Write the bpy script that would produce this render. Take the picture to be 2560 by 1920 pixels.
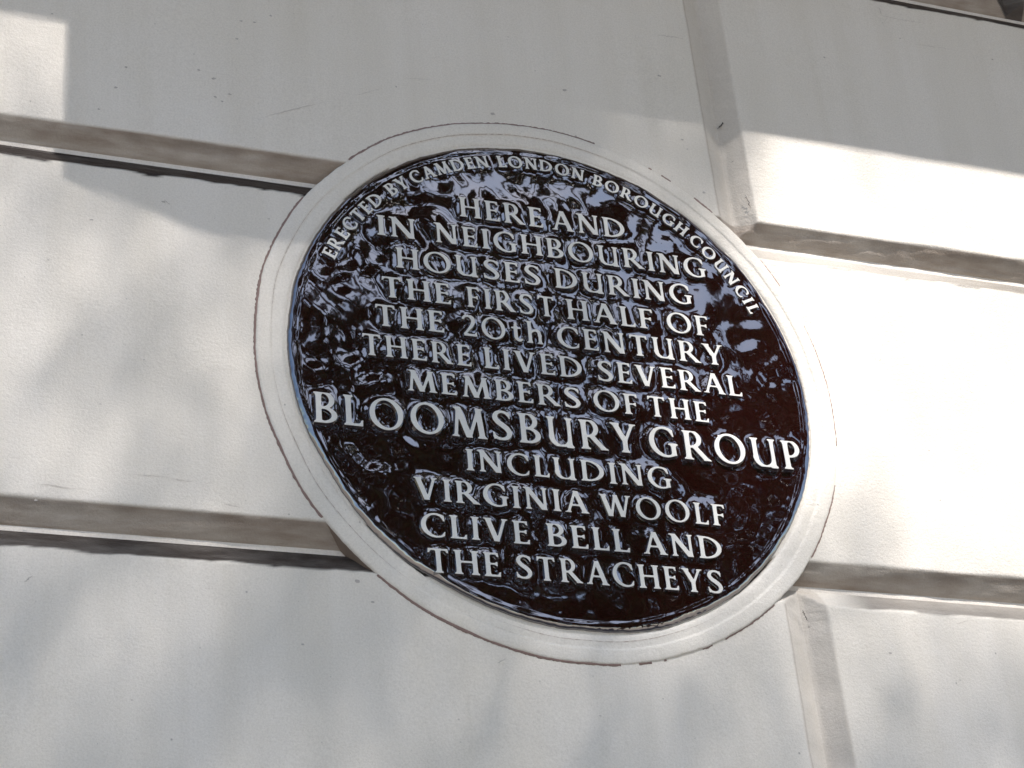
import bpy, bmesh, math, random
import numpy as np
from mathutils import Matrix, Vector
from mathutils.geometry import tessellate_polygon

for o in list(bpy.data.objects): bpy.data.objects.remove(o)
C = bpy.context.scene.collection
S = .275            # metres per unit; one unit is the plaque's radius, origin its centre on the wall face
H = 2.615           # height of the plaque's centre above the pavement
def W(x, y, z=0.0): # wall units (x along, y up, z out of the wall) -> world metres
    return Vector((x*S, -z*S, y*S + H))

# ---------------------------------------------------------------- camera, sky, sun, exposure
cam = bpy.data.objects.new('camera', bpy.data.cameras.new('camera')); C.objects.link(cam)
cam.data.sensor_width = 36; cam.data.lens = 5144.4/2560*36
cam.data.clip_start = .05; cam.data.clip_end = 2000
right = Vector((.93407, -.34597, -.08841)); down = Vector((.10229, .49647, -.86201)); fwd = Vector((.34212, .79613, .49912))
m = Matrix((right, -down, -fwd)).transposed().to_4x4(); m.translation = W(-2.67186, -3.68973, 5.79527)
cam.matrix_world = m
sc = bpy.context.scene; sc.camera = cam

SX, SZ = .42, 1.40
SUN = Vector((SX, -1.0, SZ)).normalized()          # towards the sun
el = math.asin(SUN.z); az = math.atan2(SUN.x, SUN.y)
w = bpy.data.worlds.new('World'); sc.world = w; w.use_nodes = True
nt = w.node_tree; bg = nt.nodes['Background']
sky = nt.nodes.new('ShaderNodeTexSky'); sky.sky_type = 'NISHITA'; sky.sun_disc = False
sky.sun_elevation = el; sky.sun_rotation = az; sky.air_density = 1.0; sky.dust_density = .65; sky.ozone_density = 1.5
nt.links.new(sky.outputs[0], bg.inputs[0]); bg.inputs[1].default_value = .118
sun = bpy.data.objects.new('sun', bpy.data.lights.new('sun', 'SUN')); C.objects.link(sun)
sun.data.energy = 4.6; sun.data.angle = math.radians(.53); sun.data.color = (1, .935, .885)
sun.rotation_euler = SUN.to_track_quat('Z', 'Y').to_euler()
vs = sc.view_settings; vs.view_transform = 'Standard'; vs.look = 'None'; vs.gamma = 1; vs.exposure = .74; vs.use_curve_mapping = False
sc.cycles.max_bounces = 8; sc.cycles.sample_clamp_indirect = 8

# ---------------------------------------------------------------- helpers
rng = np.random.default_rng(7); random.seed(7)
def tag(o, label=None, cat=None, group=None, kind=None):
    if label: o['label'] = label
    if cat: o['category'] = cat
    if group: o['group'] = group
    if kind: o['kind'] = kind
    return o
def obj(name, me, mat=None, parent=None):
    o = bpy.data.objects.new(name, me); C.objects.link(o)
    if mat is not None and not me.materials: me.materials.append(mat)
    if parent is not None: o.parent = parent
    return o
def empty(name, loc=(0, 0, 0)):
    o = bpy.data.objects.new(name, None); C.objects.link(o); o.location = loc; o.empty_display_size = .05
    return o
def mesh(name, v, f, smooth=True):
    me = bpy.data.meshes.new(name); me.from_pydata([tuple(map(float, p)) for p in v], [], [tuple(map(int, q)) for q in f]); me.update()
    if smooth: me.shade_smooth()
    return me
def grid_mesh(name, X, Y, Z, wrap=False):
    """X, Y, Z in wall units, arrays (rows, cols)"""
    ny, nx = X.shape
    v = np.stack([X*S, -Z*S, Y*S], -1).reshape(-1, 3).astype(np.float32)
    i = np.arange(ny*nx).reshape(ny, nx)
    if wrap: i = np.hstack([i, i[:, :1]])
    q = np.stack([i[:-1, :-1], i[:-1, 1:], i[1:, 1:], i[1:, :-1]], -1).reshape(-1, 4)
    me = bpy.data.meshes.new(name)
    me.vertices.add(len(v)); me.vertices.foreach_set('co', v.ravel())
    me.loops.add(q.size); me.loops.foreach_set('vertex_index', q.ravel().astype(np.int32))
    me.polygons.add(len(q)); me.polygons.foreach_set('loop_start', np.arange(0, q.size, 4, dtype=np.int32))
    me.update(calc_edges=True); me.validate(); me.shade_smooth()
    return me
class Noise:
    """smooth noise as a sum of random waves"""
    def __init__(s, seed, wl0, wl1, n=40, sx=1.0):
        r = np.random.default_rng(seed); wl = np.exp(r.uniform(math.log(wl0), math.log(wl1), n)); a = r.uniform(0, 2*math.pi, n)
        s.kx = 2*math.pi/wl*np.cos(a)/sx; s.ky = 2*math.pi/wl*np.sin(a); s.p = r.uniform(0, 2*math.pi, n); s.a = (wl/wl1)**.6; s.n = math.sqrt((s.a**2).sum()/2)
    def __call__(s, x, y):
        o = np.zeros(np.broadcast(x, y).shape)
        for kx, ky, p, a in zip(s.kx, s.ky, s.p, s.a): o += a*np.sin(kx*x + ky*y + p)
        return o/s.n
def sstep(a, b, x):
    t = np.clip((x-a)/(b-a), 0, 1); return t*t*(3-2*t)

# ---------------------------------------------------------------- materials
def new_mat(name):
    m = bpy.data.materials.new(name); m.use_nodes = True
    return m, m.node_tree.nodes, m.node_tree.links, m.node_tree.nodes['Principled BSDF']
def noise_node(N, L, scale, detail=3, rough=.55, vec=None):
    n = N.new('ShaderNodeTexNoise'); n.inputs['Scale'].default_value = scale; n.inputs['Detail'].default_value = detail; n.inputs['Roughness'].default_value = rough
    if vec is not None: L.new(vec, n.inputs['Vector'])
    return n
def ramp(N, L, src, stops):
    r = N.new('ShaderNodeValToRGB'); L.new(src, r.inputs[0]); e = r.color_ramp.elements
    while len(e) < len(stops): e.new(.5)
    for q, (p, c) in zip(e, stops): q.position = p; q.color = (*c, 1) if len(c) == 3 else c
    return r
def mapping(N, L, scale, kind='Object'):
    t = N.new('ShaderNodeTexCoord'); mp = N.new('ShaderNodeMapping'); mp.inputs['Scale'].default_value = scale; L.new(t.outputs[kind], mp.inputs[0]); return mp.outputs[0]
def mix(N, L, fac, a, b, mode='MIX'):
    x = N.new('ShaderNodeMix'); x.data_type = 'RGBA'; x.blend_type = mode
    for s, v in ((0, fac), (6, a), (7, b)):
        if hasattr(v, 'links'): L.new(v, x.inputs[s])
        elif isinstance(v, (int, float)): x.inputs[s].default_value = v
        else: x.inputs[s].default_value = (*v, 1)
    return x.outputs[2]
def bump(N, L, h, strength, dist, prev=None):
    b = N.new('ShaderNodeBump'); b.inputs['Strength'].default_value = strength; b.inputs['Distance'].default_value = dist
    L.new(h, b.inputs['Height'])
    if prev is not None: L.new(prev, b.inputs['Normal'])
    return b.outputs[0]

def paint_material(name, base, rough=.42, grime=True, specks=True):
    m, N, L, P = new_mat(name)
    v = mapping(N, L, (1, 1, 1))
    big = noise_node(N, L, 3.2, 4, .6, v)
    c = mix(N, L, ramp(N, L, big.outputs[0], [(.35, (0, 0, 0)), (.68, (1, 1, 1))]).outputs[0], base, tuple(q*k for q, k in zip(base, (.955, .945, .915))))
    fine = noise_node(N, L, 520, 3, .75, v); c = mix(N, L, 1.0, c, ramp(N, L, fine.outputs[0], [(.28, (.86, .855, .845)), (.62, (1, 1, 1))]).outputs[0], 'MULTIPLY')
    rain = noise_node(N, L, 1.0, 4, .6, mapping(N, L, (26, 26, 1.6))); c = mix(N, L, 1.0, c, ramp(N, L, rain.outputs[0], [(.3, (.945, .94, .925)), (.6, (1, 1, 1))]).outputs[0], 'MULTIPLY')
    if specks:                                           # soot specks and pin holes in the paint
        for sc_, th, dark in ((75, .075, .55), (190, .085, .68)):
            vo = N.new('ShaderNodeTexVoronoi'); vo.inputs['Scale'].default_value = sc_; L.new(v, vo.inputs['Vector'])
            pick = N.new('ShaderNodeMath'); pick.operation = 'MULTIPLY_ADD'; sep = N.new('ShaderNodeSeparateColor'); L.new(vo.outputs['Color'], sep.inputs[0])
            L.new(sep.outputs[0], pick.inputs[0]); pick.inputs[1].default_value = .35; L.new(vo.outputs['Distance'], pick.inputs[2])
            r = ramp(N, L, pick.outputs[0], [(th*.6, (dark,)*3), (th*1.5, (1, 1, 1))])
            c = mix(N, L, 1.0, c, r.outputs[0], 'MULTIPLY')
    if grime:                                            # street dirt lying on the ledges of the joints
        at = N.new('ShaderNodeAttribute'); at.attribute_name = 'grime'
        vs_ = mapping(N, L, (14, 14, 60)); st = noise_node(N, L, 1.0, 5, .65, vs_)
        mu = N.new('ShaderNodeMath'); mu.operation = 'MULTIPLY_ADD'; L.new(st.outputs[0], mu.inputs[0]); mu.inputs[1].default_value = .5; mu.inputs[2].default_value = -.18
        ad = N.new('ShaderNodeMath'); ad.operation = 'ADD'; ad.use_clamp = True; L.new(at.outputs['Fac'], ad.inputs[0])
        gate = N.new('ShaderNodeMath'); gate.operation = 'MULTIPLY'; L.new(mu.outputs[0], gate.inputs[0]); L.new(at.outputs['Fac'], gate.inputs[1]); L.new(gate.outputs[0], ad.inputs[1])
        d_ = N.new('ShaderNodeAttribute'); d_.attribute_name = 'dust_shade'; sd = noise_node(N, L, 1.0, 5, .7, mapping(N, L, (16, 60, 110)))
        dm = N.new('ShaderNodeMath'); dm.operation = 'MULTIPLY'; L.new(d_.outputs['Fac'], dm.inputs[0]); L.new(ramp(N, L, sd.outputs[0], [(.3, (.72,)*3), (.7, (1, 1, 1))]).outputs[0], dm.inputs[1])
        c = mix(N, L, dm.outputs[0], c, (.27, .212, .165))  # tan dirt colour that also carries the shade of the undersides
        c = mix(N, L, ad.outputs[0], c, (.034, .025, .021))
    L.new(c, P.inputs['Base Color'])
    rn = noise_node(N, L, 40, 3, .6, v); rr = N.new('ShaderNodeMapRange'); L.new(rn.outputs[0], rr.inputs[0]); rr.inputs[3].default_value = rough-.08; rr.inputs[4].default_value = rough+.14; L.new(rr.outputs[0], P.inputs['Roughness'])
    P.inputs['Specular IOR Level'].default_value = .35
    vb = mapping(N, L, (90, 90, 240))                    # brush strokes, laid on along the wall
    b1 = bump(N, L, noise_node(N, L, 1.0, 4, .6, vb).outputs[0], .22, .0011)
    b2 = bump(N, L, noise_node(N, L, 330, 4, .72, v).outputs[0], .7, .0010, b1)
    b3 = bump(N, L, noise_node(N, L, 22, 3, .5, v).outputs[0], .35, .003, b2)
    L.new(b3, P.inputs['Normal'])
    return m
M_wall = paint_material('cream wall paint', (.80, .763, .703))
M_ring = paint_material('cream surround paint', (.82, .785, .725), rough=.36, grime=False)
M_back = paint_material('joint paint', (.79, .745, .69), grime=False)

def flat_mat(name, col, rough=.7, var=.15, scale=30, bmp=.002):
    m, N, L, P = new_mat(name); v = mapping(N, L, (1, 1, 1)); n = noise_node(N, L, scale, 4, .6, v)
    c = mix(N, L, n.outputs[0], tuple(q*(1-var) for q in col), tuple(min(1, q*(1+var)) for q in col)); L.new(c, P.inputs['Base Color'])
    P.inputs['Roughness'].default_value = rough; L.new(bump(N, L, n.outputs[0], .4, bmp), P.inputs['Normal']); return m
M_crack = flat_mat('dirt in the crack', (.27, .19, .165), .9, .3, 90, .0005)
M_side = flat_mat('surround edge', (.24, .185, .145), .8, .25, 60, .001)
M_scuff = flat_mat('scuff', (.10, .09, .08), .8, .3, 200, .0003)

def glaze(name, base, rough, ior, bm=()):
    m, N, L, P = new_mat(name); v = mapping(N, L, (1, 1, 1)); n = noise_node(N, L, 28, 4, .6, v)
    c = mix(N, L, n.outputs[0], tuple(q*.75 for q in base), tuple(q*1.3 for q in base)); L.new(c, P.inputs['Base Color'])
    P.inputs['Roughness'].default_value = rough; P.inputs['IOR'].default_value = ior
    p = None
    for s_, st, d in bm: p = bump(N, L, noise_node(N, L, s_, 2, .5, v).outputs[0], st, d, p)
    if p is not None: L.new(p, P.inputs['Normal'])
    return m
M_plaque = glaze('brown plaque glaze', (.0150, .0026, .0020), .04, 3.1, ())
M_white = flat_mat('white letter enamel', (.73, .735, .70), .35, .14, 55, .0004)

# ---------------------------------------------------------------- Roman capitals drawn as distance fields
ST=.165; TH=.08
GN=110          # samples per cap height
class Gl:
    def __init__(s,w):
        s.w=w; m=.22
        s.x0=-m; s.y0=-m
        s.nx=int((w+2*m)*GN)+1; s.ny=int((1+2*m)*GN)+1
        s.X,s.Y=np.meshgrid(s.x0+np.arange(s.nx)/GN, s.y0+np.arange(s.ny)/GN)
        s.f=None
    def add(s,g,k=.045):
        if s.f is None: s.f=g; return s
        h=np.clip(.5+.5*(s.f-g)/k,0,1)
        s.f=s.f*(1-h)+g*h-k*h*(1-h); return s
    def cut(s,g): s.f=np.maximum(s.f,-g); return s
    def box(s,x0,x1,y0,y1):
        return np.maximum(np.maximum(x0-s.X,s.X-x1),np.maximum(y0-s.Y,s.Y-y1))
    def poly(s,pts):
        pts=np.array(pts,float); a=np.sum(pts[:,0]*np.roll(pts[:,1],-1)-np.roll(pts[:,0],-1)*pts[:,1])
        if a<0: pts=pts[::-1]
        d=None
        for i in range(len(pts)):
            p,q=pts[i],pts[(i+1)%len(pts)]; e=q-p; n=np.array([e[1],-e[0]])/np.hypot(*e)
            g=(s.X-p[0])*n[0]+(s.Y-p[1])*n[1]
            d=g if d is None else np.maximum(d,g)
        return d
    def ell(s,cx,cy,a,b,rot=0):
        c,n=math.cos(rot),math.sin(rot); x=s.X-cx; y=s.Y-cy
        u=(x*c+y*n); v=(-x*n+y*c)
        q=np.hypot(u/a,v/b); g=np.hypot(u/a/a,v/b/b)+1e-9
        return (q-1)*q/g
    def serif(s,x,y,up,l=.055,r=.055,w=ST):
        t=.038
        s.add(s.box(x-w/2-l,x+w/2+r,(y-t) if up else y,y if up else (y+t)),.085)
    def stem(s,x,y0=0,y1=1,w=ST,top=1,bot=1,l=.052,r=.052):
        m=(y0+y1)/2; h=(y1-y0)/2
        hw=w/2*(.96+.16*np.abs((s.Y-m)/h)**3)
        s.add(np.maximum(np.abs(s.X-x)-hw,np.maximum(y0-s.Y,s.Y-y1)))
        if top: s.serif(x,y1,True,l,r,w)
        if bot: s.serif(x,y0,False,l,r,w)
    def bar(s,x0,x1,y,t=TH,beak=0,bl=.1):
        # thin horizontal arm ending in a flared beak (up>0, down<0, 2 both)
        s.add(s.box(x0,x1,y-t/2,y+t/2))
        if beak in(1,2): s.add(s.poly([(x1-.10,y),(x1-.005,y-t/2),(x1+.022,y+t/2+bl),(x1-.03,y+t/2+bl*.95)]),.03)
        if beak in(-1,2): s.add(s.poly([(x1-.10,y),(x1-.005,y+t/2),(x1+.022,y-t/2-bl),(x1-.03,y-t/2-bl*.95)]),.03)
    def diag(s,p,q,w):
        # stroke with horizontal cut ends: width measured along x
        s.add(np.maximum(s.poly([(p[0]-w/2,p[1]),(p[0]+w/2,p[1]),(q[0]+w/2,q[1]),(q[0]-w/2,q[1])]),-1),.02)
    def brush(s,pts,n=60):
        # pts: (x,y,r) control points, Catmull-Rom
        P=np.array(pts,float); P=np.vstack([2*P[0]-P[1],P,2*P[-1]-P[-2]]); o=[]
        for i in range(1,len(P)-2):
            for t in np.linspace(0,1,n,endpoint=False):
                a,b,c,d=P[i-1:i+3]
                o.append(.5*((2*b)+(c-a)*t+(2*a-5*b+4*c-d)*t*t+(3*b-a-3*c+d)*t**3))
        o.append(P[-2]); d=None
        for x,y,r in o:
            g=np.hypot(s.X-x,s.Y-y)-r; d=g if d is None else np.minimum(d,g)
        return d
def glyph(c):
    h=ST/2
    if c=='I':
        g=Gl(.30); g.stem(.15)
    elif c=='H':
        g=Gl(.86); g.stem(.15); g.stem(.71); g.bar(.15,.71,.52)
    elif c=='E':
        g=Gl(.60); g.stem(.15,r=0); g.bar(.15,.52,1-TH/2,beak=-1); g.bar(.15,.47,.53,t=.07,beak=2,bl=.055); g.bar(.15,.56,TH/2,beak=1,bl=.12)
    elif c=='F':
        g=Gl(.57); g.stem(.15,r=.07); g.bar(.15,.53,1-TH/2,beak=-1); g.bar(.15,.46,.50,t=.07,beak=2,bl=.055)
    elif c=='L':
        g=Gl(.58); g.stem(.15); g.bar(.15,.55,TH/2,beak=1,bl=.12)
    elif c=='T':
        g=Gl(.74); g.stem(.37,top=0); g.bar(.37,.70,1-TH/2,beak=-1,bl=.10)
        g.add(g.box(.04,.37,1-TH,1)); g.add(g.poly([(.14,1-TH/2),(.045,1),(.018,1-TH-.10),(.07,1-TH-.095)]),.03)
    elif c=='N':
        g=Gl(.90); g.stem(.15,w=.11,top=0); g.stem(.76,w=.11,bot=0)
        g.diag((.13,1),(.75,-.02),.21); g.add(g.box(.0,.2,.948,1),.06)
    elif c=='M':
        g=Gl(1.08); g.diag((.24,1),(.14,0),.10); g.diag((.84,1),(.94,0),.17)
        g.diag((.23,1),(.55,.0),.19); g.diag((.87,1),(.55,.0),.105)
        g.serif(.14,0,False,w=.10); g.serif(.94,0,False,w=.165)
        g.add(g.box(.10,.24,.95,1),.06); g.add(g.box(.86,.98,.95,1),.06)
    elif c=='A':
        g=Gl(.88); g.diag((.43,1),(.12,0),.10); g.diag((.44,1.0),(.75,0),.185); g.add(g.box(.25,.62,.31,.385))
        g.serif(.12,0,False,w=.10,l=.07,r=.05); g.serif(.75,0,False,w=.18,l=.05,r=.05)
    elif c=='V':
        g=Gl(.86); g.diag((.14,1),(.43,0),.185); g.diag((.73,1),(.45,0),.10)
        g.serif(.14,1,True,w=.18,l=.05,r=.05); g.serif(.73,1,True,w=.10,l=.05,r=.06)
    elif c=='W':
        g=Gl(1.26); g.diag((.14,1),(.39,0),.18); g.diag((.62,1),(.41,0),.10); g.diag((.62,1),(.87,0),.18); g.diag((1.13,1),(.89,0),.10)
        g.serif(.14,1,True,w=.17,l=.05,r=.05); g.serif(1.13,1,True,w=.10,l=.05,r=.06)
    elif c=='Y':
        g=Gl(.82); g.stem(.42,y1=.5,top=0); g.diag((.13,1),(.41,.42),.19); g.diag((.71,1),(.45,.42),.10)
        g.serif(.13,1,True,w=.18,l=.05,r=.05); g.serif(.71,1,True,w=.10,l=.05,r=.06)
    elif c in'O0':
        a=.50; g=Gl(2*a+.04); g.add(g.ell(a+.02,.5,a,.53)); g.cut(g.ell(a+.02,.5,a-.165,.53-.078,.16))
    elif c in'CG':
        a=.50; g=Gl(.86 if c=='C' else .92); g.add(g.ell(a+.02,.5,a,.53)); g.cut(g.ell(a+.035,.5,a-.155,.53-.08,.16))
        g.f=np.maximum(g.f,g.X-.81)
        if c=='C':
            g.cut(g.box(.60,2,.26,.74))
            g.add(g.poly([(.66,.95),(.80,.93),(.835,.70),(.79,.70)]),.03)
            g.add(g.poly([(.70,.06),(.80,.10),(.83,.24),(.805,.25)]),.03)
        else:
            g.cut(g.box(.60,2,.20,.74))
            g.add(g.poly([(.66,.95),(.80,.93),(.835,.70),(.79,.70)]),.03)
            g.stem(.78,y0=.05,y1=.45,w=.155,bot=0,l=.09,r=.07)
    elif c=='D':
        g=Gl(.93); b=g.ell(.24,.5,.65,.5); b=np.maximum(b,-g.ell(.22,.5,.65-.15,.5-.072)); b=np.maximum(b,.2-g.X)
        g.stem(.15,r=0); g.add(b); g.add(g.box(.15,.26,1-.072,1)); g.add(g.box(.15,.26,0,.072))
    elif c in'PRB':
        g=Gl({'P':.66,'R':.84,'B':.70}[c])
        lo=.5 if c=='B' else .45
        cy=(1+lo)/2; hb=(1-lo)/2+.035
        b=g.ell(.28,cy,.33,hb); b=np.maximum(b,-g.ell(.25,cy,.205,hb-.07)); b=np.maximum(b,.2-g.X)
        g.stem(.15,r=0 if c=='B' else .07,top=1); g.add(b,.02); g.add(g.box(.15,.28,cy+hb-.072,cy+hb),.02); g.add(g.box(.15,.28,cy-hb,cy-hb+.068),.02)
        g.f=np.maximum(g.f,g.Y-1.0)
        if c=='B':
            cy=.265; hb=.27
            b=g.ell(.28,cy,.40,hb); b=np.maximum(b,-g.ell(.25,cy,.265,hb-.072)); b=np.maximum(b,.2-g.X)
            g.add(b,.02); g.add(g.box(.15,.28,0,.075),.02)
        if c=='R':
            g.diag((.36,.47),(.74,.0),.20); g.add(g.poly([(.63,0),(.86,0),(.84,.05),(.7,.07)]),.05)
    elif c=='U':
        g=Gl(.88)
        g.stem(.15,y0=.30,y1=1,bot=0,w=.150); g.stem(.72,y0=0,y1=1,w=.125,l=.05)
        b=g.ell(.42,.33,.352,.355); b=np.maximum(b,-g.ell(.45,.36,.222,.295)); b=np.maximum(b,g.Y-.36); b=np.maximum(b,g.X-.74)
        g.add(b,.03); g.cut(g.box(.48,.66-.02,-.3,-.02)) 
        g.cut(g.box(.3,.60,-.06,-.03))
    elif c=='S':
        g=Gl(.66)
        g.add(g.brush([(.555,.865,.05),(.47,.935,.048),(.33,.962,.045),(.19,.90,.06),(.135,.755,.078),(.22,.61,.084),(.36,.50,.088),(.49,.38,.086),(.545,.235,.078),(.46,.09,.058),(.31,.038,.045),(.17,.065,.046),(.085,.13,.048)]))
        g.add(g.poly([(.50,.92),(.575,.97),(.605,.74),(.57,.74)]),.03); g.add(g.poly([(.14,.06),(.06,.02),(.03,.27),(.07,.27)]),.03)
        g.f=np.maximum(g.f,np.maximum(g.Y-1.0,-g.Y))
    elif c=='2':
        g=Gl(.66)
        g.add(g.brush([(.08,.82,.045),(.17,.93,.055),(.31,.96,.06),(.46,.88,.085),(.50,.72,.085),(.43,.52,.07),(.29,.32,.05),(.12,.10,.04)]))
        g.bar(.08,.60,.055,t=.11,beak=1,bl=.10)
        g.f=np.maximum(g.f,g.Y-1.0)
    elif c=='t':
        g=Gl(.52)
        g.add(g.brush([(.23,.86,.035),(.225,.7,.075),(.22,.45,.08),(.225,.2,.08),(.30,.07,.065),(.40,.055,.05),(.48,.11,.035)])); g.add(g.box(.04,.46,.60,.67)); 
    elif c=='h':
        g=Gl(.74); g.stem(.15,y1=1.06,w=.155,r=0,l=.08); g.stem(.58,y1=.40,top=0,w=.14)
        g.add(g.brush([(.18,.47,.03),(.28,.58,.045),(.42,.635,.058),(.54,.57,.072),(.58,.42,.075)]))
    if c not in 'OC0GUSth2': g.f=np.maximum(g.f,np.maximum(g.Y-1,-g.Y))
    if c in 'Gh2t': g.f=np.maximum(g.f,np.maximum(g.Y-1.06,-(0 if c in 'h2' else .03)-g.Y))
    if c=='U': g.f=np.maximum(np.maximum(g.f,g.Y-1),np.minimum(-g.Y,.6-g.X))
    g.f=g.f+.006
    return g
def contours(f):
    """marching squares at 0, inside f<0; returns closed loops of (col,row) floats"""
    ny,nx=f.shape; ins=f<0; seg={}
    def ex(j,i): # edge between (j,i)-(j,i+1)
        a,b=f[j,i],f[j,i+1]; return (i+a/(a-b),j)
    def ey(j,i):
        a,b=f[j,i],f[j+1,i]; return (i,j+a/(a-b))
    code=ins[:-1,:-1]*1+ins[:-1,1:]*2+ins[1:,1:]*4+ins[1:,:-1]*8
    for j,i in zip(*np.nonzero((code>0)&(code<15))):
        c=code[j,i]; B=('x',j,i);R=('y',j,i+1);T=('x',j+1,i);L=('y',j,i)
        tab={1:[(L,B)],2:[(B,R)],3:[(L,R)],4:[(R,T)],5:[(L,T),(R,B)],6:[(B,T)],7:[(L,T)],8:[(T,L)],9:[(T,B)],10:[(B,L),(T,R)],11:[(T,R)],12:[(R,L)],13:[(R,B)],14:[(B,L)]}
        for a,b in tab[int(c)]: seg[a]=b
    loops=[]
    while seg:
        s=next(iter(seg)); k=s; lp=[]
        while k in seg:
            n=seg.pop(k); lp.append(k); k=n
        loops.append([ex(j,i) if t=='x' else ey(j,i) for t,j,i in lp])
    return [np.array(l) for l in loops if len(l)>8]

# ---------------------------------------------------------------- the wall: rusticated stucco blocks
wall = tag(empty('stucco_wall', (0, 0, H)), 'cream painted stucco wall of large blocks with grooved joints, around the round brown plaque', 'wall', kind='thing')
CW, DEPTH, GAP = .080, .058, .0065
YG = [-9.60, -8.125, -6.648, -5.17, -3.695, -2.2235, -.746, .7315, 2.209, 3.687]     # centres of the horizontal joints
xj = {0: (-2.35, .853, 4.05), 1: (-.75+3.21, -3.96), 2: ()}
lipn = Noise(11, .05, .7, 40); lipf = Noise(12, .02, .22, 60); face = Noise(13, .25, 1.6, 30); chipn = Noise(15, .02, .30, 50, 2.5)
def lines(a, b, fine, cw, dense=.0055, coarse=.03):
    if not fine: return np.array([a-cw, a-cw*.5, a, a+.012, (a+b)/2, b-.012, b, b+cw*.5, b+cw])
    e = np.linspace(-cw, .05, int((cw+.05)/dense)+1); mid = np.linspace(a+e[-1]+dense, b-e[-1]-dense, max(4, int((b-a)/coarse)))
    return np.concatenate([a+e, mid, b-e[::-1]])
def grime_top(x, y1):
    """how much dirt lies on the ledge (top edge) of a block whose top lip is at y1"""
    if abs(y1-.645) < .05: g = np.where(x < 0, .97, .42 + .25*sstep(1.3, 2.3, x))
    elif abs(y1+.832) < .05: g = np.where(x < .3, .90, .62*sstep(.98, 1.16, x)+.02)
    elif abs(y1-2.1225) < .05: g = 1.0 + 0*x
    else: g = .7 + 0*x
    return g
def block(x0, x1, y0, y1):
    fine = x1 > -2.5 and x0 < 2.8 and y1 > -1.8 and y0 < 2.45
    xs = lines(x0, x1, fine, CW+GAP); ys = lines(y0, y1, fine, CW)
    X, Y = np.meshgrid(xs, ys)
    dx = np.minimum(X-x0, x1-X); dy = np.minimum(Y-y0, y1-Y); d = np.minimum(dx, dy)
    near = np.exp(-(d/.04)**2)
    wob = (.0026*lipn(X, Y) + .0009*lipf(X, Y))*near if fine else 0
    dd = d + wob
    r = .0018; soft = (lambda q: r*np.logaddexp(0, -q/r)) if fine else (lambda q: np.maximum(0, -q))
    tx = np.minimum(soft(dx + wob)/(CW+GAP), 1); tx = tx - .5*np.maximum(0, tx-.8)**2/.2
    ty = np.minimum(soft(dy + wob)/CW, 1)
    Z = np.minimum(-.052*tx, -DEPTH*ty)
    if fine:
        Z = Z + .0012*face(X, Y)*(d > -CW*.9)
        Z = Z + (.0016*chipn(X, Y*2.2) - .0016*np.maximum(0, chipn(X, Y)-.6))*sstep(0, -.02, d)*sstep(-CW, -.06, d)
    Z = np.where(dy <= -CW*.97, -DEPTH-.004, Z)
    me = grid_mesh('rusticated_block', X, Y, Z)
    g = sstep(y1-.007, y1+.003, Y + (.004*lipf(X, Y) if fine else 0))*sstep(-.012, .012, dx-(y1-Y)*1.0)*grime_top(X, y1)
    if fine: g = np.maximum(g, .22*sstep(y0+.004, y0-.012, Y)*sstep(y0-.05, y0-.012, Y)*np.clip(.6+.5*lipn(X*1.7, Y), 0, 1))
    # tan dirt with shade painted in, streaked over the undersides and, thinner, over the upright edges
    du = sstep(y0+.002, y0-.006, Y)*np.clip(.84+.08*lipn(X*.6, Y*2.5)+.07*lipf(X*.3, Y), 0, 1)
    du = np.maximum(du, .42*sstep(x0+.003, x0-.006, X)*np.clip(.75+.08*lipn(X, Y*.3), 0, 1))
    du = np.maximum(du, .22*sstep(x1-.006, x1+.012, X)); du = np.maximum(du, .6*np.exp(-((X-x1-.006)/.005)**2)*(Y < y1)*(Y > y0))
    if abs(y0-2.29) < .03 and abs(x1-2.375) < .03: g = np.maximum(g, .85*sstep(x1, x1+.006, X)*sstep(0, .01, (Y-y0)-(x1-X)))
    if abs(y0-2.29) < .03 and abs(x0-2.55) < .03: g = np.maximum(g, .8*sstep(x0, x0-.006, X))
    for nm, q in (('grime', g), ('dust_shade', du)):
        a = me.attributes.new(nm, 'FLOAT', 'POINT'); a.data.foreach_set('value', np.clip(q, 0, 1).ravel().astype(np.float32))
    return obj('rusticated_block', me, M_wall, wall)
for r in range(len(YG)-1):
    y0 = YG[r] + CW + GAP; y1 = YG[r+1] - CW - GAP
    k = r-3                                               # courses counted from the pavement up, the plaque's is 3
    J = [-8.77, -5.56, -2.35, .853, 4.06, 7.27] if k % 2 == 0 else [-7.17, -3.96, -.75, 2.462, 5.67]
    if k == 3: J.remove(-.75)                             # this joint is hidden behind the plaque
    for a, b in zip(J[:-1], J[1:]): block(a + CW + GAP, b - CW - GAP, y0, y1)
bk = bmesh.new(); bmesh.ops.create_cube(bk, size=1)
for v in bk.verts: v.co = Vector(((-.75+v.co.x*15.9)*S, (.70+v.co.y*1.256)*S, (-2.95+v.co.z*13.2)*S))
for v in bk.verts: v.co.y = (DEPTH*S if v.co.y < .5*S else .35)
me = bpy.data.meshes.new('joint_bed'); bk.to_mesh(me); obj('joint_bed', me, M_back, wall)

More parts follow.
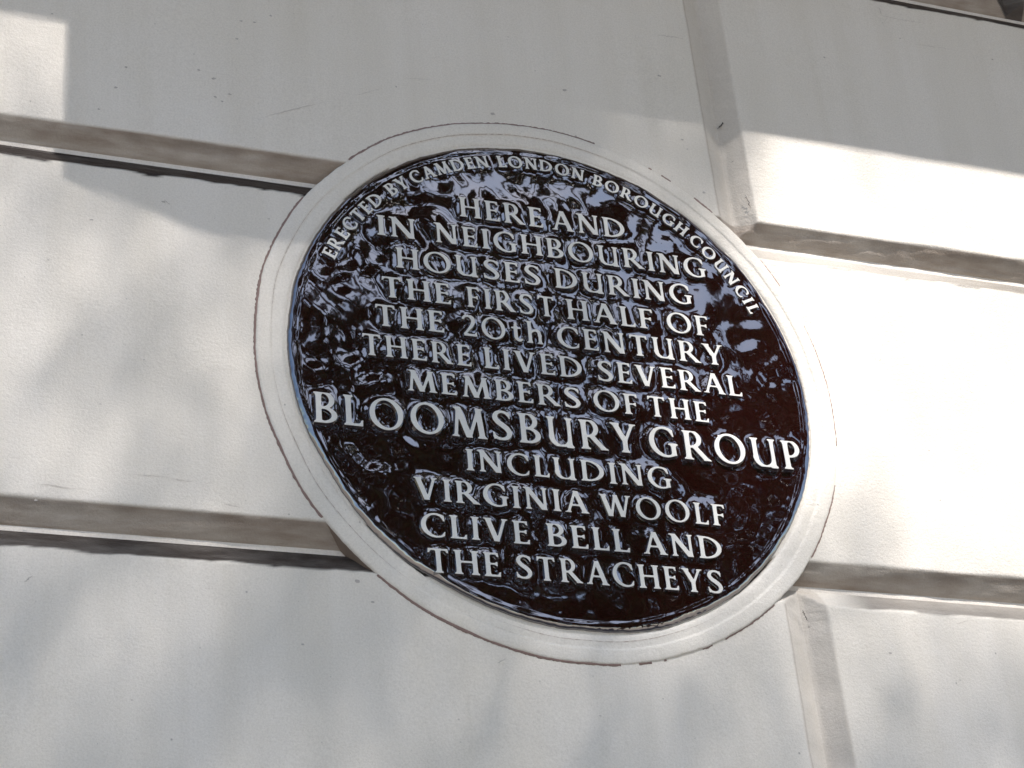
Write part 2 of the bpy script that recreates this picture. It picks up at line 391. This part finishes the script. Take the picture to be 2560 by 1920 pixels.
# scuffs, chips and soot spots on the paint
DOTS = [(-1.1447, 1.313, 0.0082), (-1.126, 1.4032, 0.0066), (-1.0754, 1.408, 0.0066), (-1.0109, 1.4546, 0.0066), (-1.5554, 1.0979, 0.0066), (-1.2899, 1.1372, 0.0066), (-1.2356, 1.1089, 0.0082), (-1.1788, 1.0479, 0.0082), (-1.231, 1.0252, 0.0066), (-1.2062, 1.0097, 0.0066), (-1.5919, 1.0, 0.0066), (-1.8226, 1.2903, 0.0066), (-1.6503, 0.8925, 0.0066), (-1.6705, 0.4161, 0.0066), (-1.4202, 0.53, 0.0082), (-1.0469, 0.5179, 0.0049), (-0.1477, 1.1508, 0.0115), (0.1682, 1.3257, 0.0098), (0.6028, 1.4824, 0.0082), (0.658, 1.17, 0.0066), (0.6744, 1.1255, 0.0049), (0.7158, 0.9203, 0.0082), (1.1599, -1.0002, 0.0066), (-0.986, -1.1034, 0.0066), (-0.7477, -0.9403, 0.0066), (-0.7951, -0.8701, 0.0098), (1.4025, 1.7331, 0.0066), (1.8126, 1.9239, 0.0049), (2.2744, 1.896, 0.0066), (-1.8115, 0.23, 0.0049), (-1.4894, -0.1197, 0.0049), (-1.6323, -0.3037, 0.0049), (-1.8269, -0.6709, 0.0066), (-1.3148, -1.1364, 0.0049), (-1.5247, -1.3186, 0.0049), (0.0095, -1.293, 0.0049), (1.426, -1.0864, 0.0049), (1.5054, -0.3602, 0.0049), (1.3693, 0.2352, 0.0033)]
STREAKS = [(-1.0649, 0.9611, -0.8185, 1.0789, 0.0026, 0.0), (-0.6936, 1.1344, -0.5886, 1.1886, 0.0021, 0.0), (-1.4201, 0.5385, -1.3992, 0.5215, 0.0026, 0.0), (0.6214, 1.6983, 0.7398, 1.7037, 0.0034, 0.0), (1.7443, 2.0877, 1.7447, 2.0401, 0.0026, 0.0), (1.7447, 2.0401, 1.8364, 2.0369, 0.0026, 0.0), (1.8364, 2.0369, 1.9627, 2.0407, 0.0021, 0.0), (1.8896, 1.9084, 2.0732, 1.9142, 0.0017, 0.0), (1.0308, -0.3632, 0.9854, -0.4381, 0.0034, 0.0), (1.0314, -0.4044, 0.9957, -0.4892, 0.0026, 0.0), (1.0021, -0.4724, 0.9264, -0.6076, 0.0043, 0.0), (-0.3375, -1.1309, -0.3007, -1.1091, 0.0026, 0.0), (-0.4104, -0.9946, -0.3632, -1.0127, 0.0017, 0.0), (-1.8554, -0.9537, -1.832, -0.9318, 0.0034, 0.0), (-1.3986, -0.5515, -1.3336, -0.5597, 0.0026, 0.0), (-1.5276, -0.5497, -1.4116, -0.5499, 0.0021, 0.0), (-1.8161, -0.6136, -1.704, -0.6198, 0.0021, 0.0), (-1.2298, -0.6297, -1.1773, -0.6365, 0.0017, 0.0), (-0.497, 1.2562, -0.3919, 1.267, 0.0021, 0.0), (1.4593, -0.8678, 1.523, -0.8477, 0.0017, 0.0), (0.8493, 1.2843, 0.9428, 1.3727, 0.0084, -0.035), (0.882, 1.1181, 0.9401, 1.156, 0.0028, -0.03), (0.9024, 0.946, 0.9187, 0.8828, 0.0056, -0.004), (0.8452, -0.8471, 0.8632, -0.8888, 0.0047, -0.02), (0.7963, -0.7597, 0.816, -0.766, 0.0047, -0.05)]
M_faint = flat_mat('faint scuff', (.56, .525, .48), .6, .2, 200, .0002); M_mid = flat_mat('soot spot', (.46, .43, .395), .7, .3, 200, .0002)
def mark(v, f, mat): obj('scuff_mark', mesh('scuff_mark', v, [f] if isinstance(f, tuple) else f, False), mat, wall)
for x, y, rad in DOTS:
    zz = .0012*float(face(np.array(x), np.array(y))) + .0010; rad *= .8; v = []
    for i in range(11):
        t = i*2*math.pi/11; q = rad*random.uniform(.5, 1.2); v.append(((x+q*1.3*math.cos(t))*S, -zz*S, (y+q*.8*math.sin(t))*S))
    mark(v, tuple(range(11)), M_faint if rad < .0052 else M_mid)
for xa, ya, xb, yb, wd, z in STREAKS:
    n_ = 14; dx_, dy_ = xb-xa, yb-ya; l_ = math.hypot(dx_, dy_); px_, py_ = -dy_/l_, dx_/l_; v = []; f = []
    for i in range(n_+1):
        t = i/n_; q = wd*.8*math.sin(math.pi*(.06+.88*t))*random.uniform(.25, 1); bx = xa+dx_*t + px_*wd*random.uniform(-.8, .8); by = ya+dy_*t + py_*wd*random.uniform(-.8, .8)
        zz = z + .0012*float(face(np.array(bx), np.array(by))) + .0012
        v += [((bx-px_*q)*S, -zz*S, (by-py_*q)*S), ((bx+px_*q)*S, -zz*S, (by+py_*q)*S)]
        if i: f.append((2*i-2, 2*i-1, 2*i+1, 2*i))
    mark(v, f, M_scuff if z < 0 else (M_faint if l_ > .06 else M_mid))

# raised round surround
prof = [(1.112, -.085, 0), (1.112, -.004, 0), (1.1095, .0030, 1), (1.104, .0052, 1), (1.090, .0060, 1), (1.066, .0062, 1), (1.0605, .0056, 1), (1.0575, .0036, 1), (1.054, .0030, 1),
        (1.046, .0036, 1), (1.030, .0036, 1), (1.020, .0030, 1), (1.008, .0010, 1), (1.003, -.004, 1), (1.0015, -.02, 1)]
nth = 720; th = np.linspace(0, 2*math.pi, nth, endpoint=False)
rw = Noise(21, .15, 1.2, 30); rf = Noise(22, .02, .1, 40)
def ring_mesh(name, prof, wob):
    X = []; Y = []; Z = []
    for k, (r, z, _) in enumerate(prof):
        cx, cy = np.cos(th), np.sin(th); rr = r + wob[k]*rw(cx+7*(k > 7), cy) + .35*wob[k]*rf(cx, cy)
        X.append(rr*cx); Y.append(rr*cy); Z.append(z + .25*wob[k]*rw(cx*2.1, cy*2.1-k*.02))
    return grid_mesh(name, np.array(X), np.array(Y), np.array(Z), wrap=True)
me = ring_mesh('plaque_surround', prof, [.0018]*9 + [.003, .003, .0022, .0012, .0012, .001])
me.flip_normals()
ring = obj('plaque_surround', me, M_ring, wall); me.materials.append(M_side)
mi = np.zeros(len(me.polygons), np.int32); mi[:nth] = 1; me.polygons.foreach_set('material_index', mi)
# dirt packed in the crack between surround and blocks
def in_joint(x, y):
    return any(abs(y-g) < CW+.015 for g in YG) or (abs(x-.853) < CW+.015 and (y > .7315 or y < -.746))
cv = []; cf = []
def crack_z(x, y): return .0012*float(face(np.array(x), np.array(y)))+.0016
n = 1440; ok_prev = None
for i in range(n+1):
    t = 2*math.pi*i/n; c, s_ = math.cos(t), math.sin(t)
    rc = 1.1135 + .0018*float(rw(np.array(c), np.array(s_)))
    # widest on the lower left, a hair on the right
    wd = .0018 + .0028*max(0, math.cos(t-math.radians(215)))**1.0 + .0010*max(0, math.cos(t-math.radians(95))) + .0009*float(rf(np.array(c*3), np.array(s_*3)))
    wd = max(.0004, wd)
    a = (rc*c, rc*s_); b = ((rc+wd)*c, (rc+wd)*s_)
    ok = not in_joint(*a) and not in_joint(*b)
    if c > .1 and float(rw(np.array(c*2.3), np.array(s_*2.3))) < -.35: ok = False
    if ok:
        k = len(cv); za = crack_z(*a)
        cv += [((rc-.006)*c*S, -za*S, (rc-.006)*s_*S), (b[0]*S, -za*S, b[1]*S), ((rc+wd+.001)*c*S, -(za-.004)*S, (rc+wd+.001)*s_*S)]
        if k: cf += [(k-3, k, k+1, k-2), (k-2, k+1, k+2, k-1)]
    if (not ok or i == n) and cv:
        if len(cv) > 6: obj('crack_line', mesh('crack_line', cv, cf), M_crack, ring)
        cv = []; cf = []

# finer cracks where the two steps of the surround meet
M_hair = flat_mat('hairline dirt', (.40, .32, .285), .9, .25, 90, .0005)
for d0, d1, rad, wmax in ((62, 132, 1.0585, .0026), (140, 176, 1.0590, .0016), (186, 236, 1.0580, .0020), (250, 300, 1.0310, .0018)):
    cv = []; cf = []; m_ = int((d1-d0)*4)
    for i in range(m_+1):
        t = math.radians(d0 + (d1-d0)*i/m_); c, s_ = math.cos(t), math.sin(t); q = rad + .0020*float(rw(np.array(c), np.array(s_))); k = len(cv)
        wd = max(.0003, wmax*math.sin(math.pi*i/m_)**.7*(.75+.3*float(rf(np.array(c*3), np.array(s_*3))))); z = .0062 if rad > 1.05 else .0050
        cv += [((q-wd/2)*c*S, -z*S, (q-wd/2)*s_*S), ((q+wd/2)*c*S, -z*S, (q+wd/2)*s_*S)]
        if i: cf.append((k-2, k, k+1, k-1))
    obj('crack_line', mesh('crack_line', cv, cf), M_hair, ring)

# ---------------------------------------------------------------- the plaque
LINES = [  # baseline, cap height, words (x start, x end)
    (.6265, .088, [('HERE', -.330, .002), ('AND', .036, .338)]),
    (.497, .086, [('IN', -.655, -.505), ('NEIGHBOURING', -.435, .655)]),
    (.364, .086, [('HOUSES', -.592, -.034), ('DURING', .020, .577)]),
    (.233, .086, [('THE', -.651, -.392), ('FIRST', -.333, .008), ('HALF', .053, .402), ('OF', .455, .630)]),
    (.110, .088, [('THE', -.683, -.427), ('20', -.362, -.194), ('th', -.176, -.050), ('CENTURY', .002, .672)]),
    (-.016, .086, [('THERE', -.738, -.335), ('LIVED', -.290, .089), ('SEVERAL', .144, .726)]),
    (-.142, .084, [('MEMBERS', -.584, .068), ('OF', .115, .292), ('THE', .328, .572)]),
    (-.307, .118, [('BLOOMSBURY', -.924, .266), ('GROUP', .311, .928)]),
    (-.433, .083, [('INCLUDING', -.391, .381)]),
    (-.562, .084, [('VIRGINIA', -.584, .047), ('WOOLF', .093, .575)]),
    (-.697, .086, [('CLIVE', -.573, -.182), ('BELL', -.122, .186), ('AND', .236, .543)]),
    (-.829, .088, [('THE', -.556, -.298), ('STRACHEYS', -.248, .524)]),
]
RING = [('ERECTED', -65.8, -43.4), ('BY', -40.8, -34.9), ('CAMDEN', -33.5, -12.2), ('LONDON', -9.7, 12.3), ('BOROUGH', 14.7, 40.6), ('COUNCIL', 42.2, 66.3)]
RB, RCAP = .897, .050
PZ = .0125                                                 # plaque face, above the wall face
gl = {}
def get(c, bold=.010):
    c = 'O' if c == '0' else c
    if (c, bold) not in gl:
        g = glyph(c); g.f = g.f - bold; loops = []
        for lp in contours(g.f):
            lp = lp[::2]; p = (lp + np.roll(lp, 1, 0)*.5 + np.roll(lp, -1, 0)*.5)/2
            p = np.stack([g.x0 + p[:, 0]/GN, g.y0 + p[:, 1]/GN], -1)
            tn = np.roll(p, -1, 0) - np.roll(p, 1, 0); tn /= np.hypot(tn[:, 0], tn[:, 1])[:, None] + 1e-9
            nn = np.stack([tn[:, 1], -tn[:, 0]], -1)
            q = p + nn*.03; i = int((q[0, 0]-g.x0)*GN); 
            # outward is where f grows
            sgn = 0
            for k in range(0, len(p), 5):
                a = p[k] + nn[k]*.02; b = p[k] - nn[k]*.02
                f = lambda z: g.f[min(max(int(round((z[1]-g.y0)*GN)), 0), g.ny-1), min(max(int(round((z[0]-g.x0)*GN)), 0), g.nx-1)]
                sgn += f(a) - f(b)
            loops.append((p, nn if sgn > 0 else -nn))
        v = []; f = []; mats = []
        lev = [(-.013, .135), (-.004, .128), (.003, .110), (.020, .035), (.055, -.02), (.07, -.05)]
        tops = []
        for p, nn in loops:
            base = len(v); n_ = len(p)
            for off, z in lev:
                for a, b in zip(p, nn): v.append((a[0]+b[0]*off, -z, a[1]+b[1]*off))
            for l in range(len(lev)-1):
                for i in range(n_):
                    j = (i+1) % n_; f.append((base+l*n_+i, base+l*n_+j, base+(l+1)*n_+j, base+(l+1)*n_+i)); mats.append(0 if l < 1 else 1)
            tops.append((base, [Vector((v[base+i][0], v[base+i][2], 0)) for i in range(n_)]))
        flat = [(b+i) for b, t in tops for i in range(len(t))]
        for t in tessellate_polygon([t for b, t in tops]): f.append(tuple(flat[i] for i in t)); mats.append(0)
        me = mesh('letter', v, f)
        bm = bmesh.new(); bm.from_mesh(me); bmesh.ops.recalc_face_normals(bm, faces=bm.faces); bm.to_mesh(me); bm.free()
        # the tessellated top decides which side is out
        tp = me.polygons[len(me.polygons)-1]
        if tp.normal.y > 0: me.flip_normals()
        me.materials.append(M_white); me.materials.append(M_plaque)
        me.polygons.foreach_set('material_index', np.array(mats, np.int32)); me.shade_smooth()
        at = me.attributes.new('sharp_face', 'BOOLEAN', 'FACE'); at.data.foreach_set('value', np.array([len(p.vertices) == 3 for p in me.polygons]))
        gl[c, bold] = (g, me)
    return gl[c, bold]
NR = 900                                                 # raster of the lettering, for the glaze that pools around it
ras = np.full((NR, NR), 9.0); ext = 1.02; px = 2*ext/NR
def stamp(g, ox, oy, cap, xs, rot=0.0):
    c, s_ = math.cos(rot), math.sin(rot); rad = 1.6*cap
    i0, i1 = [int(np.clip((q+ext)/px, 0, NR-1)) for q in (ox-rad, ox+rad)]; j0, j1 = [int(np.clip((q+ext)/px, 0, NR-1)) for q in (oy-rad, oy+rad)]
    X, Y = np.meshgrid(-ext+px*np.arange(i0, i1+1), -ext+px*np.arange(j0, j1+1)); X = X-ox; Y = Y-oy
    u = (X*c+Y*s_)/cap/xs; v = (-X*s_+Y*c)/cap
    a = np.round((u-g.x0)*GN).astype(int); b = np.round((v-g.y0)*GN).astype(int); ok = (a >= 0) & (a < g.nx) & (b >= 0) & (b < g.ny)
    f = np.where(ok, g.f[np.clip(b, 0, g.ny-1), np.clip(a, 0, g.nx-1)]*cap, 9.0)
    ras[j0:j1+1, i0:i1+1] = np.minimum(ras[j0:j1+1, i0:i1+1], f)
plaque = tag(empty('memorial_plaque', (0, -PZ*S, H)), 'round dark brown glossy memorial plaque with raised white lettering, set in the cream wall', 'plaque')
def put_letter(c, parent, x, y, cap, xs, rot=0.0, bold=.010):
    g, me = get(c, bold); o = obj('letter', me, None, parent)
    o.location = (x*S, 0, y*S); o.rotation_euler = (0, -rot, 0); o.scale = (cap*S*xs, cap*S, cap*S)
    stamp(g, x, y, cap, xs, rot); return o
SP = .085
for base, cap, words in LINES:
    txt = ' '.join(q[0] for q in words).replace('20 th', '20th')
    ln = empty('inscription_line'); ln.parent = plaque; tag(ln, 'line of raised white letters reading ' + txt)
    for wd, xa, xb in words:
        nat = sum(get(c)[0].w for c in wd); avail = (xb-xa)/cap; n_ = len(wd)-1
        # natural widths squeezed or stretched a little, the rest goes into the spacing
        xs = 1.0
        sp = (avail-nat)/max(1, n_) if n_ else 0
        if n_ and sp < .02: xs = (avail - .02*n_)/nat; sp = .02
        if n_ and sp > .17: xs = (avail - .17*n_)/nat; sp = .17
        x = xa
        for c in wd:
            put_letter(c, ln, x, base + .0012*random.uniform(-1, 1), cap, xs*random.uniform(.99, 1.01), math.radians(random.uniform(-.7, .7))); x += (get(c)[0].w*xs + sp)*cap
ln = empty('border_inscription'); ln.parent = plaque; tag(ln, 'curved line of small raised white letters reading ERECTED BY CAMDEN LONDON BOROUGH COUNCIL')
for wd, a0, a1 in RING:
    nat = [get(c)[0].w for c in wd]; rm = RB + RCAP*.5
    tot = math.radians(a1-a0)*rm/RCAP; n_ = len(wd)-1; xs = min(1.12, (tot - .13*n_)/sum(nat)); sp = (tot-sum(nat)*xs)/n_
    x = 0
    for c, wn in zip(wd, nat):
        wq = wn*xs; t = math.radians(a0) + (x+wq/2)*RCAP/rm; x += wq+sp
        bx, by = RB*math.sin(t), RB*math.cos(t); ox = bx - math.cos(t)*wq/2*RCAP; oy = by + math.sin(t)*wq/2*RCAP
        put_letter(c, ln, ox, oy, RCAP, xs, -t, .030)
# disc with rolled rim
def gblur(a, sig):
    k = np.fft.fftfreq(NR)*2*math.pi; ga = np.exp(-.5*(k*sig)**2); return np.real(np.fft.ifft2(np.fft.fft2(a)*ga[:, None]*ga[None, :]))
mk = np.clip(.5 - ras/px, 0, 1)
pool = gblur(mk, .011/px)*.0032 + gblur(mk, .027/px)*.0058
nA = Noise(31, .10, .45, 50); nB = Noise(32, .075, .22, 70); nC = Noise(33, .012, .03, 70); nD = Noise(35, .2, .7, 30)
gx = -ext + px*np.arange(NR); GX, GY = np.meshgrid(gx, gx)
busy = .45 + .55*sstep(-.6, .9, nD(GX, GY))
HF = pool + 0.0007*nA(GX, GY) + .00080*nB(GX, GY)*busy + .000025*nC(GX, GY)*busy
rr = np.concatenate([np.linspace(0, .955, 250), np.linspace(.958, .998, 26)])
ta = np.linspace(0, 2*math.pi, 900, endpoint=False)
RR, TT = np.meshgrid(rr, ta, indexing='ij'); X = RR*np.cos(TT); Y = RR*np.sin(TT)
fi = (X+ext)/px; fj = (Y+ext)/px; i0 = np.clip(fi.astype(int), 0, NR-2); j0 = np.clip(fj.astype(int), 0, NR-2); a = fi-i0; b = fj-j0
Z = HF[j0, i0]*(1-a)*(1-b) + HF[j0, i0+1]*a*(1-b) + HF[j0+1, i0]*(1-a)*b + HF[j0+1, i0+1]*a*b
edge = np.clip((RR-.979)/(.998-.979), 0, 1); Z = Z*(1-edge) + .0015*sstep(.955, .975, RR) - .013*(1-np.sqrt(np.maximum(0, 1-edge**2)))
Z = Z + edge*(1-edge*.5)*(.0018*nB(X, Y) + .0005*nC(X, Y)); rimw = 1 + (.0022*rw(np.cos(TT)*1.3, np.sin(TT)*1.3) + .0006*rf(np.cos(TT)*1.3, np.sin(TT)*1.3))*edge
me = grid_mesh('plaque_disc', X*rimw, Y*rimw, Z, wrap=True)
me.flip_normals() if me.polygons[len(me.polygons)//2].normal.y > 0 else None
obj('plaque_disc', me, M_plaque, plaque)

# ---------------------------------------------------------------- what shades the wall: ledge overhead and an added, unseen blocker
def box_mesh(name, x0, x1, y0, y1, z0, z1, bev=.012):
    bm = bmesh.new(); bmesh.ops.create_cube(bm, size=1)
    for v in bm.verts: v.co = Vector(((x0+x1)/2+v.co.x*(x1-x0), -((z0+z1)/2+v.co.z*(z1-z0)), (y0+y1)/2+v.co.y*(y1-y0)))
    bmesh.ops.recalc_face_normals(bm, faces=bm.faces)
    bmesh.ops.bevel(bm, geom=list(bm.edges), offset=bev, segments=3, affect='EDGES', profile=.6)
    me = bpy.data.meshes.new(name); bm.to_mesh(me); bm.free(); return me
M_stone = flat_mat('ledge stone', (.55, .53, .49), .75, .12, 25)
zs = .45; yl = 1.253*S + SZ*zs
ledge = tag(empty('stone_ledge', (0, 0, H)), 'pale stone balcony ledge jutting from the wall above the plaque, out of the frame', 'ledge', kind='thing')
obj('slab', box_mesh('slab', -2.6, 2.1, yl, yl+.13, -.0, zs, .004), M_stone, ledge)
obj('moulding', box_mesh('moulding', -2.55, 2.05, yl+.132, yl+.18, 0, zs-.05, .01), M_stone, ledge)
zf = .53
out = [(-1.768, 1.40), (-1.768, .585), (-1.70, .552), (-1.60, .522), (-1.47, .478), (-1.35, .432), (-1.23, .411), (-1.10, .405), (-.97, .412), (-.84, .44), (-.70, .50), (-.52, .66), (-.34, .82), (-.16, 1.0), (0, 1.15), (.1, 1.25), (.12, 1.40)]  # added blocker: outline of the wanted shadow, carried back along the sun below
poly = [(x*S+SX*zf, y*S+SZ*zf) for x, y in out]
bm = bmesh.new(); fr = [bm.verts.new((x, -zf, y)) for x, y in poly]; bm.faces.new(fr)
ex = bmesh.ops.extrude_face_region(bm, geom=list(bm.faces)); 
for v in [q for q in ex['geom'] if isinstance(q, bmesh.types.BMVert)]: v.co.y += zf-.462
bmesh.ops.recalc_face_normals(bm, faces=bm.faces); me = bpy.data.meshes.new('blocker_shape'); bm.to_mesh(me); bm.free()
M_blocker = flat_mat('blocker coat', (.16, .165, .17), .55, .15, 20)
tr = obj('shade_blocker', me, M_blocker); tr.location = (0, 0, H)
tag(tr, 'grey round-bottomed shape added in front of the ledge to shade the wall, out of the frame', 'shadow_caster')

# ---------------------------------------------------------------- pavement and the street tree that dapples the light
g = bmesh.new(); bmesh.ops.create_grid(g, x_segments=1, y_segments=1, size=600); me = bpy.data.meshes.new('ground'); g.to_mesh(me); g.free()
tag(obj('ground', me, flat_mat('paving', (.292, .255, .212), .85, .2, 4)), kind='structure')

def tube(v, f, pts, rad, n=10):
    prev = None
    for k, (p, r) in enumerate(zip(pts, rad)):
        p = Vector(p); d = (Vector(pts[min(k+1, len(pts)-1)]) - Vector(pts[max(k-1, 0)])).normalized()
        a = d.cross(Vector((.3, 1, .2))).normalized(); b = d.cross(a); base = len(v)
        for i in range(n):
            t = 2*math.pi*i/n; v.append(p + (a*math.cos(t) + b*math.sin(t))*r*(1+.06*math.sin(3*t+k)))
        if prev is not None:
            for i in range(n): j = (i+1) % n; f.append((prev+i, prev+j, base+j, base+i))
        prev = base
tree = tag(empty('street_tree', (3.0, -5.7, 0)), 'leafy street tree facing the wall, out of the frame, mirrored in the plaque', 'tree')
TO = Vector((3.0, -5.7, 0)); cc = Vector((2.5, -5.6, 7.5)); cr = Vector((3.9, 1.8, 4.9))
def wall_hit(p):
    z = -p.y; return ((p.x - SX*z)/S, (p.z - H - SZ*z)/S)
def shades(p):
    u, v = wall_hit(p+TO); return -2.6 < u < 3.2 and -2.3 < v < 1.8
tv = []; tf = []; tips = []
tube(tv, tf, [(0, 0, -.05), (.03, 0, .4), (-.02, .03, 1.5), (.06, 0, 3.4), (-.03, .02, 5.2)], [.30, .24, .21, .19, .16], 14)
for i in range(11):
    a = i*2.4; h0 = 4.2 + .1*i; tip = Vector((cr.x*.8*math.cos(a) + cc.x-TO.x, cr.y*.8*math.sin(a) + cc.y-TO.y, random.uniform(6.0, 11.0)))
    st = Vector((0, 0, min(h0, 5.1))); mid = st.lerp(tip, .5) + Vector((0, 0, random.uniform(-.2, .45)))
    if shades(st) or shades(mid) or shades(tip) or shades(mid.lerp(tip, .5)) or shades(st.lerp(mid, .5)): continue
    tube(tv, tf, [st, st.lerp(mid, .5), mid, mid.lerp(tip, .55), tip], [.075, .06, .045, .03, .012], 8); tips.append((mid, tip))
    for k in range(4):
        s0 = mid.lerp(tip, random.uniform(0, .8)); t2 = s0 + Vector((random.uniform(-1, 1), random.uniform(-.7, .7), random.uniform(-.3, .9)))
        if shades(s0) or shades(t2): continue
        tube(tv, tf, [s0, s0.lerp(t2, .5)+Vector((0, 0, .06)), t2], [.02, .014, .006], 6)
M_bark = flat_mat('plane bark', (.16, .135, .10), .85, .35, 9, .01)
obj('trunk', mesh('trunk', tv, tf), M_bark, tree)
m_, N, L, P = new_mat('leaf'); P.inputs['Base Color'].default_value = (.055, .105, .028, 1); P.inputs['Roughness'].default_value = .5
oi = N.new('ShaderNodeNewGeometry'); lc = ramp(N, L, oi.outputs['Random Per Island'], [(0, (.014, .026, .009)), (.6, (.024, .043, .014)), (1, (.036, .058, .018))]); L.new(lc.outputs[0], P.inputs['Base Color'])
tl = N.new('ShaderNodeBsdfTranslucent'); L.new(lc.outputs[0], tl.inputs[0]); mx = N.new('ShaderNodeMixShader'); mx.inputs[0].default_value = .2
L.new(P.outputs[0], mx.inputs[1]); L.new(tl.outputs[0], mx.inputs[2]); L.new(mx.outputs[0], N['Material Output'].inputs[0]); M_leaf = m_
# share of the sun that reaches a point of the wall through the crown (x, y in wall units)
CT = [(-1.06, .2, .42), (-1.06, -.3, .5), (-.95, -.6, .42), (-.7, -.9, .3), (-1.9, 1.05, .66), (-1.9, .3, .58), (-1.45, .0, .40), (-1.2, -.3, .55), (-1.9, -.3, .45), (-1.6, -.62, .45), (-1.2, .25, .45),
      (-1.8, -1.1, .30), (-1.3, -1.2, .30), (-.8, -1.3, .26), (-.2, -1.4, .25), (.4, -1.35, .28), (.7, -1.25, .34), (1.2, -1.2, .40), (1.6, -1.0, .50), (1.0, -1.45, .3),
      (-.6, .4, .05), (-.7, 0, .06), (-.3, 0, .08), (-.6, -.4, .2), (0, -.7, .3), (0, .4, .2), (.1, .9, .08), (.3, 1.2, .05), (.15, 1.15, .03), (.4, 1.1, .12), (.5, 1.22, .22), (.62, 1.1, .28), (.72, 1.1, .42), (.74, .9, .46), (.4, .5, .55), (.55, .1, .85), (.6, -.3, .9), (.5, -.7, .5), (.95, -.75, .6), (.8, -.85, .5), (-.9, .2, .06), (-.9, -.3, .25),
      (.95, .55, .97), (1.05, 1.0, 1.0), (1.5, .95, 1.0), (2.1, 1.0, 1.0), (1.2, .3, 1.0), (1.7, .35, 1.0), (2.1, .3, 1), (1.1, -.1, 1), (1.5, -.2, .98), (2.0, -.3, .97), (1.15, -.5, .82), (1.6, -.6, .92), (1.9, -.75, .8)]
CT = np.array(CT)
def through(u, v):
    d2 = (CT[:, 0]-u)**2 + (CT[:, 1]-v)**2; wt = 1/(d2+.006)**1.6; return float((wt*CT[:, 2]).sum()/wt.sum())
lv = []; lf = []
def leaf(p, size):
    n = Vector((random.gauss(0, 1), random.gauss(0, 1), random.gauss(.6, 1))).normalized(); a = n.orthogonal().normalized(); a = Matrix.Rotation(random.uniform(0, 6.28), 3, n) @ a; b = n.cross(a)
    s_ = size; k = len(lv); dr = -n*s_*.12
    lv.extend([p - a*s_*.5, p - a*s_*.12 + b*s_*.36 + dr, p + a*s_*.2 + b*s_*.30 + dr, p + a*s_*.55, p + a*s_*.2 - b*s_*.30 + dr, p - a*s_*.12 - b*s_*.36 + dr])
    lf.extend([(k, k+1, k+2, k+3), (k, k+3, k+4, k+5)])
cl = Noise(44, .18, .9, 50)
# clearings in the crown: where on the plaque the sky behind them is mirrored (x, y in wall units, radius, strength)
GAPS = [(-.05, .88, .34, 1.3), (.70, .74, .32, 1.3), (-.84, .36, .25, 1.1), (-.28, .05, .22, .9), (.15, .02, .22, .9), (.42, .34, .18, .9), (-.05, -.25, .17, .8),
        (.70, -.60, .14, .8), (-.86, -.06, .12, .7), (-.40, .55, .16, .8), (1.5, .3, .3, .8), (-1.6, .2, .4, .8), (0, 1.6, .35, .8)]
CM = (-2.67186*S, -3.68973*S, 5.79527*S)
def mirrored(p):
    """point of the plaque (wall units) in which the camera sees p"""
    z = -p.y; t = CM[2]/(CM[2]+z); return ((CM[0]+(p.x-CM[0])*t)/S, (CM[1]+(p.z-H-CM[1])*t)/S)
cnt = 0
while cnt < 62000:
    q = Vector((random.uniform(-1, 1), random.uniform(-1, 1), random.uniform(-1, 1)))
    if q.length > 1 or q.length < .15: continue
    p = cc + Vector((q.x*cr.x, q.y*cr.y, q.z*cr.z))
    for _ in range(5):
        l_ = p + Vector((random.gauss(0, .09), random.gauss(0, .09), random.gauss(0, .07))); cnt += 1
        u, v = wall_hit(l_)
        if -2.6 < u < 3.0 and -2.1 < v < 1.7: continue
        gx_, gy_ = mirrored(l_)
        if max(a_*math.exp(-((gx_-x_)**2+(gy_-y_)**2)/r_**2) for x_, y_, r_, a_ in GAPS) + .16*float(cl(np.array(gx_), np.array(gy_))) > .45: continue
        leaf(l_-TO, random.uniform(.08, .14))
A = .0006; area = 5.2*3.4*S*S; nwin = int(area/A*2.6)
def halton(i, b):
    f = 1.0; q = 0.0
    while i: f /= b; q += f*(i % b); i //= b
    return q
for i_ in range(1, nwin+1):
    u = -2.4 + 5.2*halton(i_, 2); v = -1.9 + 3.4*halton(i_, 3); t = through(u, v)
    if halton(i_, 5) > min(1, -math.log(max(t, .06))/2.6): continue
    z = random.uniform(4.7, 6.5); p = Vector((u*S+SX*z, -z, v*S+SZ*z+H)); leaf(p-TO, random.uniform(.036, .06))
obj('crown', mesh('crown', lv, lf, False), M_leaf, tree)
